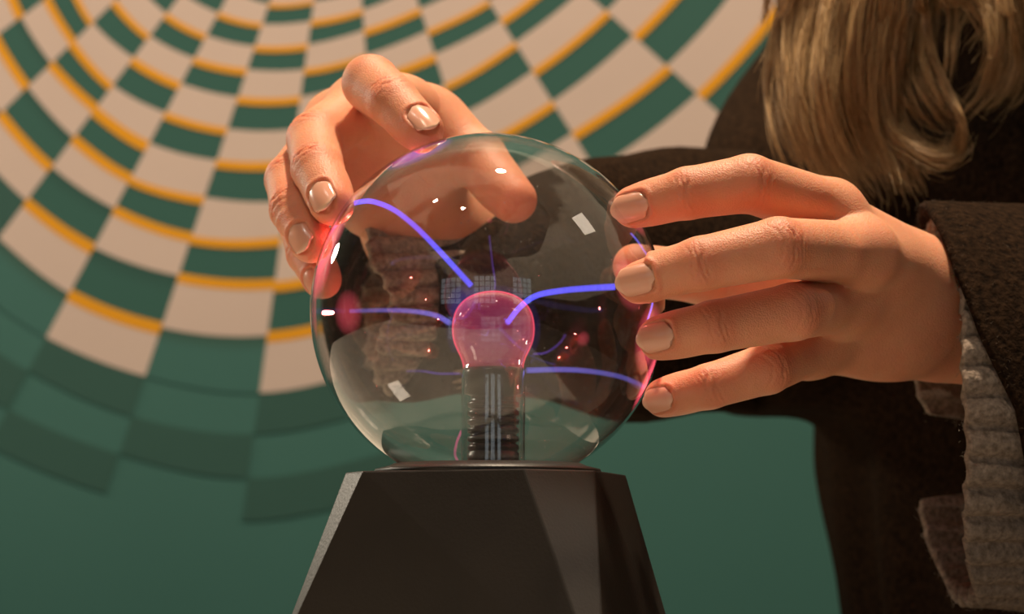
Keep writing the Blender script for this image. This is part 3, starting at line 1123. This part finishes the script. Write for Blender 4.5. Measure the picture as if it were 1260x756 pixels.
# nails
for (c, axn, ddn, lat, w, L, rc) in NAILS:
    nu, nv = 12, 14
    verts, uvs, faces = [], [], []
    for lay in (0, 1):
        for j in range(nv + 1):
            t = j / nv
            hw = w * 0.5
            if t < 0.32:
                hw *= 0.45 + 0.55 * math.sqrt(max(0, 1 - ((0.32 - t) / 0.32) ** 2))
            elif t > 0.66:
                hw *= 0.62 + 0.38 * math.sqrt(max(0, 1 - ((t - 0.66) / 0.34) ** 2))
            for i in range(nu + 1):
                u = -1 + 2 * i / nu
                cut_b = 0.12 * (abs(u) ** 2.2) * max(0, (0.35 - t) / 0.35)     # rounded cuticle
                edge = 0.14 * (abs(u) ** 2.2) * max(0, (t - 0.7) / 0.3)        # rounded free edge
                tt = t + cut_b - edge
                ph = u * hw / rc
                hgt = rc * (math.cos(ph) - 1) - 0.0006 * (2 * tt - 1) ** 2 + 0.00016
                if lay == 1:
                    hgt -= 0.0009
                verts.append(c + axn * (tt - 0.5) * L + lat * rc * math.sin(ph) + ddn * hgt)
                uvs.append((i / nu, t))
    w1 = nu + 1
    m = (nv + 1) * w1
    for j in range(nv):
        for i in range(nu):
            q = (j * w1 + i, j * w1 + i + 1, (j + 1) * w1 + i + 1, (j + 1) * w1 + i)
            faces.append(q)
            faces.append(tuple(m + x for x in reversed(q)))
    rim = [j * w1 for j in range(nv + 1)] + [nv * w1 + i for i in range(1, nu + 1)] + [j * w1 + nu for j in range(nv - 1, -1, -1)] + [i for i in range(nu - 1, 0, -1)]
    for k in range(len(rim)):
        a, b_ = rim[k], rim[(k + 1) % len(rim)]
        faces.append((a, b_, b_ + m, a + m))
    o = mesh_obj('fingernail', verts, faces, M_nail, body)
    uvl = o.data.uv_layers.new(name='UVMap')
    for lp in o.data.loops:
        uvl.data[lp.index].uv = uvs[lp.vertex_index]

# eyes of the lowered face (above the frame)
for s in (-1, 1):
    c = HEAD + face * .076 + side_h * .031 * s + up_h * .004
    v, f = lathe([(max(.0125 * math.sin(math.pi * i / 10), 1e-4), .0125 * math.cos(math.pi * i / 10)) for i in range(11)], c, 20)
    e = mesh_obj('eye', v, f, M_eye, body)

# ---- coat
FC = Field((.02, -.04, .42), (.70, .72, 1.52), .0062)
c = FC.full()
FC.ellipsoid(c, np.array([.330, .335, 1.20]), (.150, .205, .27), tors, .05, .07)
FC.capsule(c, np.array([.340, .340, 1.18]), np.array([.372, .345, .55]), .155, .205, .05, .07)
FC.capsule(c, NECK - np.array([0, 0, .05]), NECK - np.array([.0, .0, .02]), .082, .080, .05, .07)
FC.capsule(c, NECK - np.array([0, 0, .06]), L_SH, .075, .075, .05, .07)
FC.capsule(c, L_SH, LE + np.array([0, .0, -.01]), .078, .078, .04, .07)
FC.capsule(c, NECK - np.array([0, 0, .06]), R_SH, .075, .075, .05, .07)
FC.capsule(c, R_SH, RE + np.array([.012, .02, .007]), .074, .062, .03, .07)
cv, cq = surface_nets(c, FC.lo, FC.h)
cv = relax(cv, cq, 3, 0.5)
cn = vert_normals(cv, cq)
# soft drapes: vertical on the skirt, rings on the arms
ang = np.arctan2(cv[:, 1] - .34, cv[:, 0] - .335)
low = smoothstep(-cv[:, 2], -1.22, -1.0)
fold = 0.006 * np.sin(ang * 9 + np.sin(cv[:, 2] * 7) * 0.8) + 0.004 * np.sin(ang * 17 + cv[:, 2] * 5)
hi_ = 0.0035 * np.sin(cv[:, 2] * 70 + cv[:, 0] * 45 + 2 * np.sin(cv[:, 1] * 25)) + 0.003 * np.sin(cv[:, 0] * 60 - cv[:, 2] * 35 + cv[:, 1] * 30)
cv = cv + cn * (fold * low + hi_ * (1 - low))[:, None]
coat = mesh_obj('coat', cv, cq, M_wool, person)


def loft(rings, closed=True):
    verts, faces = [], []
    n = len(rings[0])
    for r in rings:
        verts += [tuple(p) for p in r]
    for i in range(len(rings) - 1):
        for k in range(n if closed else n - 1):
            k2 = (k + 1) % n
            faces.append((i * n + k, i * n + k2, (i + 1) * n + k2, (i + 1) * n + k))
    return verts, faces


def sleeve(stations, edge, thick, seg, rows, ripple, name, mat, rib=0, rib_amp=0.0):
    """stations: (px, py, Y, half height in px, half depth in m, skew) from the cuff towards the elbow; edge(theta) shifts the cuff along the sleeve (0..1 of the first bay)"""
    keys = [Vector((s[0], s[1], s[2] * 1000)) for s in stations]
    size = [Vector((s[3], s[4] * 1000, s[5])) for s in stations]
    per = 10
    kc, sc = catmull(keys, per), catmull(size, per)

    def at(lst, t):
        t = min(max(t, 0), len(lst) - 1.0001)
        i = int(t)
        return lst[i].lerp(lst[i + 1], t - i)
    outer, inner = [], []
    T = len(kc) - 1
    for j in range(rows + 1):
        ro, ri = [], []
        for k in range(seg):
            th = 2 * math.pi * k / seg
            t0 = edge(th) * per
            s = j / rows
            t = t0 + (T - t0) * (s ** 1.5)
            K, Sz = at(kc, t), at(sc, t)
            rp = ripple(th, t / per)
            if rib:
                rp += rib_amp * (abs(math.sin(rib * th * 0.5)) ** 0.55 - 0.7)
            for lst, off in ((ro, rp), (ri, rp - thick)):
                hh = Sz.x + off * 3300
                hd = Sz.y / 1000 + off
                # th = 0 top, quarter turn = near side
                Y = K.z / 1000 - hd * math.sin(th)
                px = K.x + Sz.z * math.sin(th)
                py = K.y - hh * math.cos(th)
                lst.append(P(px, py, Y))
        outer.append(ro)
        inner.append(ri)
    # rounded lip
    lip = []
    for k in range(seg):
        nxt = (outer[0][k] + inner[0][k]) / 2 + (outer[0][k] - outer[1][k]).normalized() * thick * 0.45
        lip.append(nxt)
    rings = outer[::-1] + [lip] + inner
    v, f = loft(rings)
    return mesh_obj(name, v, f, mat, person)


def rip(a, b_, ph):
    return lambda th, t: a * math.sin(2 * th + 2.1 * t + ph) + b_ * math.sin(5 * th - 3.0 * t + ph * 2)


def bump1(th, c0, w):
    d = (th - c0 + math.pi) % (2 * math.pi) - math.pi
    return math.exp(-(d / w) ** 2)


# left sleeve (right edge of the frame): wide mouth hanging under the wrist
# theta: 0 top, pi/2 near the camera, pi bottom, 3pi/2 far side
l_st = [(1130, 505, .066, 252, .064, 22), (1230, 505, .077, 254, .070, 18), (1380, 520, .104, 262, .078, 5), (1560, 540, .130, 268, .075, 0), (1700, 540, .140, 260, .078, 0)]


def along(table):
    """edge position by angle, read from a table of (angle, position)"""
    xs = [a for a, b_ in table]
    ys = [b_ for a, b_ in table]
    return lambda th: float(np.interp(th, xs, ys))


l_hem = along([(0, .06), (.35, .14), (.55, .24), (.8, .37), (1.2, .68), (1.57, 1.06), (2.2, 1.3), (3.14, 1.5), (4.2, 1.3), (5.2, .6), (5.9, .12), (6.2832, .06)])
sleeve(l_st, l_hem, .0045, 140, 30, rip(.0016, .0010, .4), 'coat_sleeve', M_wool)
l_lip = along([(0, .20), (.3, .28), (.8, .35), (1.2, .39), (1.57, .43), (2.0, .41), (2.6, .58), (2.9, .70), (3.14, .60), (3.6, .44), (3.9, .30), (4.22, .24), (4.26, .95), (4.66, .95),
               (4.70, .32), (4.9, .17), (5.1, .08), (5.6, .18), (6.2832, .20)])


def l_kedge(th):
    return l_lip(th) + 0.045 * abs(math.sin(19 * th)) + 0.03 * math.sin(7 * th + 1)


l_kst = [(1130, 508, .068, 238, .057, 22), (1230, 508, .079, 240, .063, 18), (1380, 520, .105, 248, .068, 5), (1560, 540, .130, 252, .064, 0)]
sleeve(l_kst, l_kedge, .0040, 420, 26, rip(.0012, .0008, 1.7), 'knit_cuff', M_knit, rib=38, rib_amp=.0052)

# right sleeve (behind the globe)
r_st = [(448, 372, .118, 120, .046, 52), (520, 364, .132, 124, .052, 40), (617, 358, .162, 132, .056, 22), (732, 352, .207, 152, .060, 8), (834, 350, .256, 166, .064, 0), (929, 348, .305, 168, .066, 0)]
sleeve(r_st, lambda th: 0.05 + 0.75 * max(0, math.sin(th)), .0045, 120, 30, rip(.0022, .0014, 1.1), 'coat_sleeve', M_wool)
r_kst = [(412, 368, .108, 118, .042, 50), (520, 362, .130, 120, .047, 38), (617, 356, .160, 124, .050, 22), (732, 352, .207, 138, .054, 8)]
r_lip = along([(0, .75), (.40, .85), (.62, .75), (.70, .05), (.8, .0), (1.1, .0), (1.4, .10), (1.57, .15), (1.8, .24), (2.1, .07), (2.5, .20), (3.0, .5), (3.14, .6), (4.7, .70), (5.8, .75), (6.2832, .75)])
sleeve(r_kst, lambda th: r_lip(th) + 0.06 * abs(math.sin(13 * th)) + 0.04 * math.sin(9 * th + 0.6), .0040, 300, 24, rip(.0014, .001, .3),
       'knit_cuff', M_knit, rib=30, rib_amp=.0045)

# trousers and shoes below the coat, out of the frame
for s in (-1, 1):
    hip = PEL + axs * .085 * s
    path = [Vector((hip[0], hip[1], .60)), Vector((hip[0] + .01, hip[1], .45)), Vector((hip[0] + .03, hip[1], .07))]
    v, f = tube(catmull(path, 4), [.085, .084, .08, .078, .074, .07, .066, .062, .06][:9], 20)
    mesh_obj('trouser_leg', v, f, M_trousers, person)
    bm = bmesh.new()
    bmesh.ops.create_uvsphere(bm, u_segments=20, v_segments=12, radius=1)
    for vv in bm.verts:
        q = vv.co.copy()
        q.z = max(q.z, -0.75)
        w_ = fr * q.x * .13 + axs * q.y * (.045 - .008 * q.x) + np.array([0, 0, q.z * .055 * (1.25 - .45 * q.x)])
        vv.co = Vector(w_ + np.array([hip[0] - .03, hip[1] - .02, .052]))
    bm_obj('shoe', bm, M_shoe, person)


# ---- strands (hair and wool fibres)
def strands(name, curves, radius, mat, parent, kind=None):
    """curves: list of point lists in world space"""
    off = Vector((0, 0, 0))
    q = parent
    while q is not None:
        off += q.location
        q = q.parent
    hc = bpy.data.hair_curves.new(name)
    hc.add_curves([len(c_) for c_ in curves])
    pts = np.concatenate([np.array([tuple(p) for p in c_]) for c_ in curves]) - A3(off)
    hc.attributes['position'].data.foreach_set('vector', pts.astype(np.float32).ravel())
    rad = hc.attributes.get('radius') or hc.attributes.new('radius', 'FLOAT', 'POINT')
    rr = np.concatenate([radius * (0.35 + 0.65 * np.sin(np.linspace(0.5, math.pi * 0.97, len(c_)))) for c_ in curves])
    rad.data.foreach_set('value', rr.astype(np.float32))
    hc.materials.append(mat)
    o = bpy.data.objects.new(name, hc)
    link(o, parent)
    if kind:
        o['kind'] = kind
    return o


GUIDES = [  # pixel paths of the locks in front of the coat, a depth, how many strands, how widely they spread (m)
    ([(1005, -70), (975, 15), (964, 90), (972, 150), (992, 200)], .165, 150, .0045),
    ([(1015, -70), (990, 30), (984, 110), (998, 175), (1030, 225)], .158, 210, .0055),
    ([(1040, -70), (1017, 40), (1010, 115), (1026, 185), (1058, 238)], .155, 240, .0060),
    ([(1065, -70), (1043, 30), (1036, 110), (1052, 180), (1085, 232)], .160, 210, .0060),
    ([(1085, -70), (1072, 30), (1068, 100), (1083, 160), (1112, 205), (1118, 228)], .165, 170, .0060),
    ([(1100, -70), (1098, 40), (1093, 105), (1104, 155), (1138, 184), (1170, 190), (1187, 165)], .160, 120, .0040),
    ([(1130, -70), (1140, 15), (1150, 70), (1172, 120), (1185, 150), (1182, 178), (1160, 191), (1125, 184)], .155, 60, .0022),
    ([(1140, -70), (1128, 30), (1122, 90), (1140, 130), (1165, 160)], .170, 90, .0050),
    ([(1168, -70), (1174, 10), (1171, 60), (1166, 105)], .165, 45, .0022),
    ([(1215, -70), (1226, 20), (1226, 70), (1208, 115), (1180, 142)], .160, 90, .0035),
    ([(1235, -70), (1250, 10), (1256, 60), (1240, 100), (1212, 126)], .165, 80, .0040),
    ([(1270, -70), (1275, 20), (1268, 70), (1250, 108), (1228, 126)], .170, 90, .0050),
    ([(1150, -70), (1190, -5), (1222, 35), (1240, 55)], .150, 50, .0030),
    ([(1190, -70), (1196, -10), (1180, 40), (1160, 65)], .168, 45, .0050),
    ([(992, -60), (968, 20), (952, 75), (940, 103)], .172, 26, .0030),
    ([(985, -20), (955, 70), (945, 120), (958, 160)], .176, 22, .0028),
    ([(990, 60), (968, 140), (972, 180), (985, 205)], .174, 22, .0035),
    ([(975, -60), (962, 0), (958, 25), (950, 40)], .172, 22, .0040),
    ([(1095, 60), (1100, 150), (1110, 190), (1113, 222)], .158, 14, .0012),
]
scalp = HEAD + up_h * .05 - face * .02
curves = []
for gi, (px, Y, cnt, spread) in enumerate(GUIDES):
    base = [P(x, y, Y + 0.008 * math.sin(i * 1.3 + gi)) for i, (x, y) in enumerate(px)]
    n_cl = max(1, cnt // 14)
    clumps = [Vector(rng.normal(0, spread, 3)) for _ in range(n_cl)]
    for s in range(cnt * 2):
        cl = clumps[s % n_cl]
        o1 = cl + Vector(rng.normal(0, spread * 0.28, 3))
        o2 = cl * 0.8 + Vector(rng.normal(0, spread * 0.20, 3))
        if rng.random() < 0.2:
            o2 = o2 + Vector(rng.normal(0, spread * 1.2, 3))
        stop = rng.uniform(0.80, 1.0)
        ph, am = rng.uniform(0, 6.3), rng.uniform(0, .0008)
        side = Vector(side_h) * rng.uniform(-.065, .065) + Vector(up_h) * rng.uniform(-.02, .02) + Vector(face) * rng.uniform(-.03, .05)
        root = Vector(scalp) + side
        first = base[0] + o1
        mid = root.lerp(first, 0.55) + Vector((-.03, -.035, .02))
        ctrl = [root, mid] + [q + o1.lerp(o2, i / (len(base) - 1)) for i, q in enumerate(base)]
        if px[0][1] > -50:
            ctrl = ctrl[2:]
        path = catmull(ctrl, 7)
        m = max(6, int(len(path) * stop))
        path = path[:m]
        curves.append([q + Vector((math.sin(i * .5 + ph), math.cos(i * .43 + ph), 0)) * am for i, q in enumerate(path)])
# the rest of the head of hair, falling behind the shoulder
for s in range(900):
    th = rng.uniform(0, 2 * math.pi)
    tilt = rng.uniform(0.1, 1.35)
    dirn = up_h * math.cos(tilt) + (side_h * math.cos(th) + (-face) * abs(math.sin(th)) * 1.0 + face * (0.25 if math.sin(th) > 0 else 0)) * math.sin(tilt)
    dirn = unit(dirn)
    root = HEAD + up_h * .015 + face * (dirn @ face) * .097 + side_h * (dirn @ side_h) * .082 + up_h * (dirn @ up_h) * .110
    outw = unit(np.array([dirn[0], dirn[1], 0]) + 1e-6)
    p1 = root + dirn * .012 + np.array([0, 0, -.03])
    p2 = HEAD + outw * (.10 + rng.uniform(-.01, .01)) + np.array([0, 0, -.10])
    p3 = NECK + outw * (.115 + rng.uniform(-.01, .02)) + np.array([.03, .02, -.02])
    p4 = NECK + outw * .15 + np.array([.08, .05, -.14 + rng.uniform(-.04, .02)])
    curves.append(catmull([root, p1, p2, p3, p4], 5))
hair = strands('hair', curves, .00012, M_hair, person)


def fuzz(obj, count, length, rad, mat, name, cond, inset=0.0):
    me = obj.data
    off = Vector((0, 0, 0))
    q = obj.parent
    while q is not None:
        off += q.location
        q = q.parent
    vco = np.zeros(len(me.vertices) * 3)
    me.vertices.foreach_get('co', vco)
    vco = vco.reshape(-1, 3) + A3(off)
    vno = np.zeros(len(me.vertices) * 3)
    me.vertices.foreach_get('normal', vno)
    vno = vno.reshape(-1, 3)
    idx = np.where(cond(vco, vno))[0]
    if len(idx) == 0:
        return
    pick = rng.choice(idx, count)
    jit = rng.normal(0, .0016, (count, 3))
    cur = []
    for a, j in zip(pick, jit):
        n = vno[a]
        j = j - n * (j @ n)
        d1 = unit(n + rng.normal(0, .7, 3))
        d2 = unit(d1 + rng.normal(0, .8, 3))
        L = length * rng.uniform(.4, 1.2)
        p0 = vco[a] + j - n * .0003
        cur.append([p0, p0 + d1 * L * .5, p0 + d1 * L * .5 + d2 * L * .5])
    strands(name, cur, rad, mat, obj, kind='stuff')


def in_view(v, n):
    return (v[:, 0] < .30)


for o in list(person.children):
    if o.name.startswith('knit_cuff'):
        fuzz(o, 9000, .0026, .00006, M_fuzz, 'knit_fuzz', in_view)
    if o.name.startswith('coat_sleeve'):
        fuzz(o, 7000, .0022, .00006, M_fuzz_b, 'wool_fuzz', in_view)
print('done building')
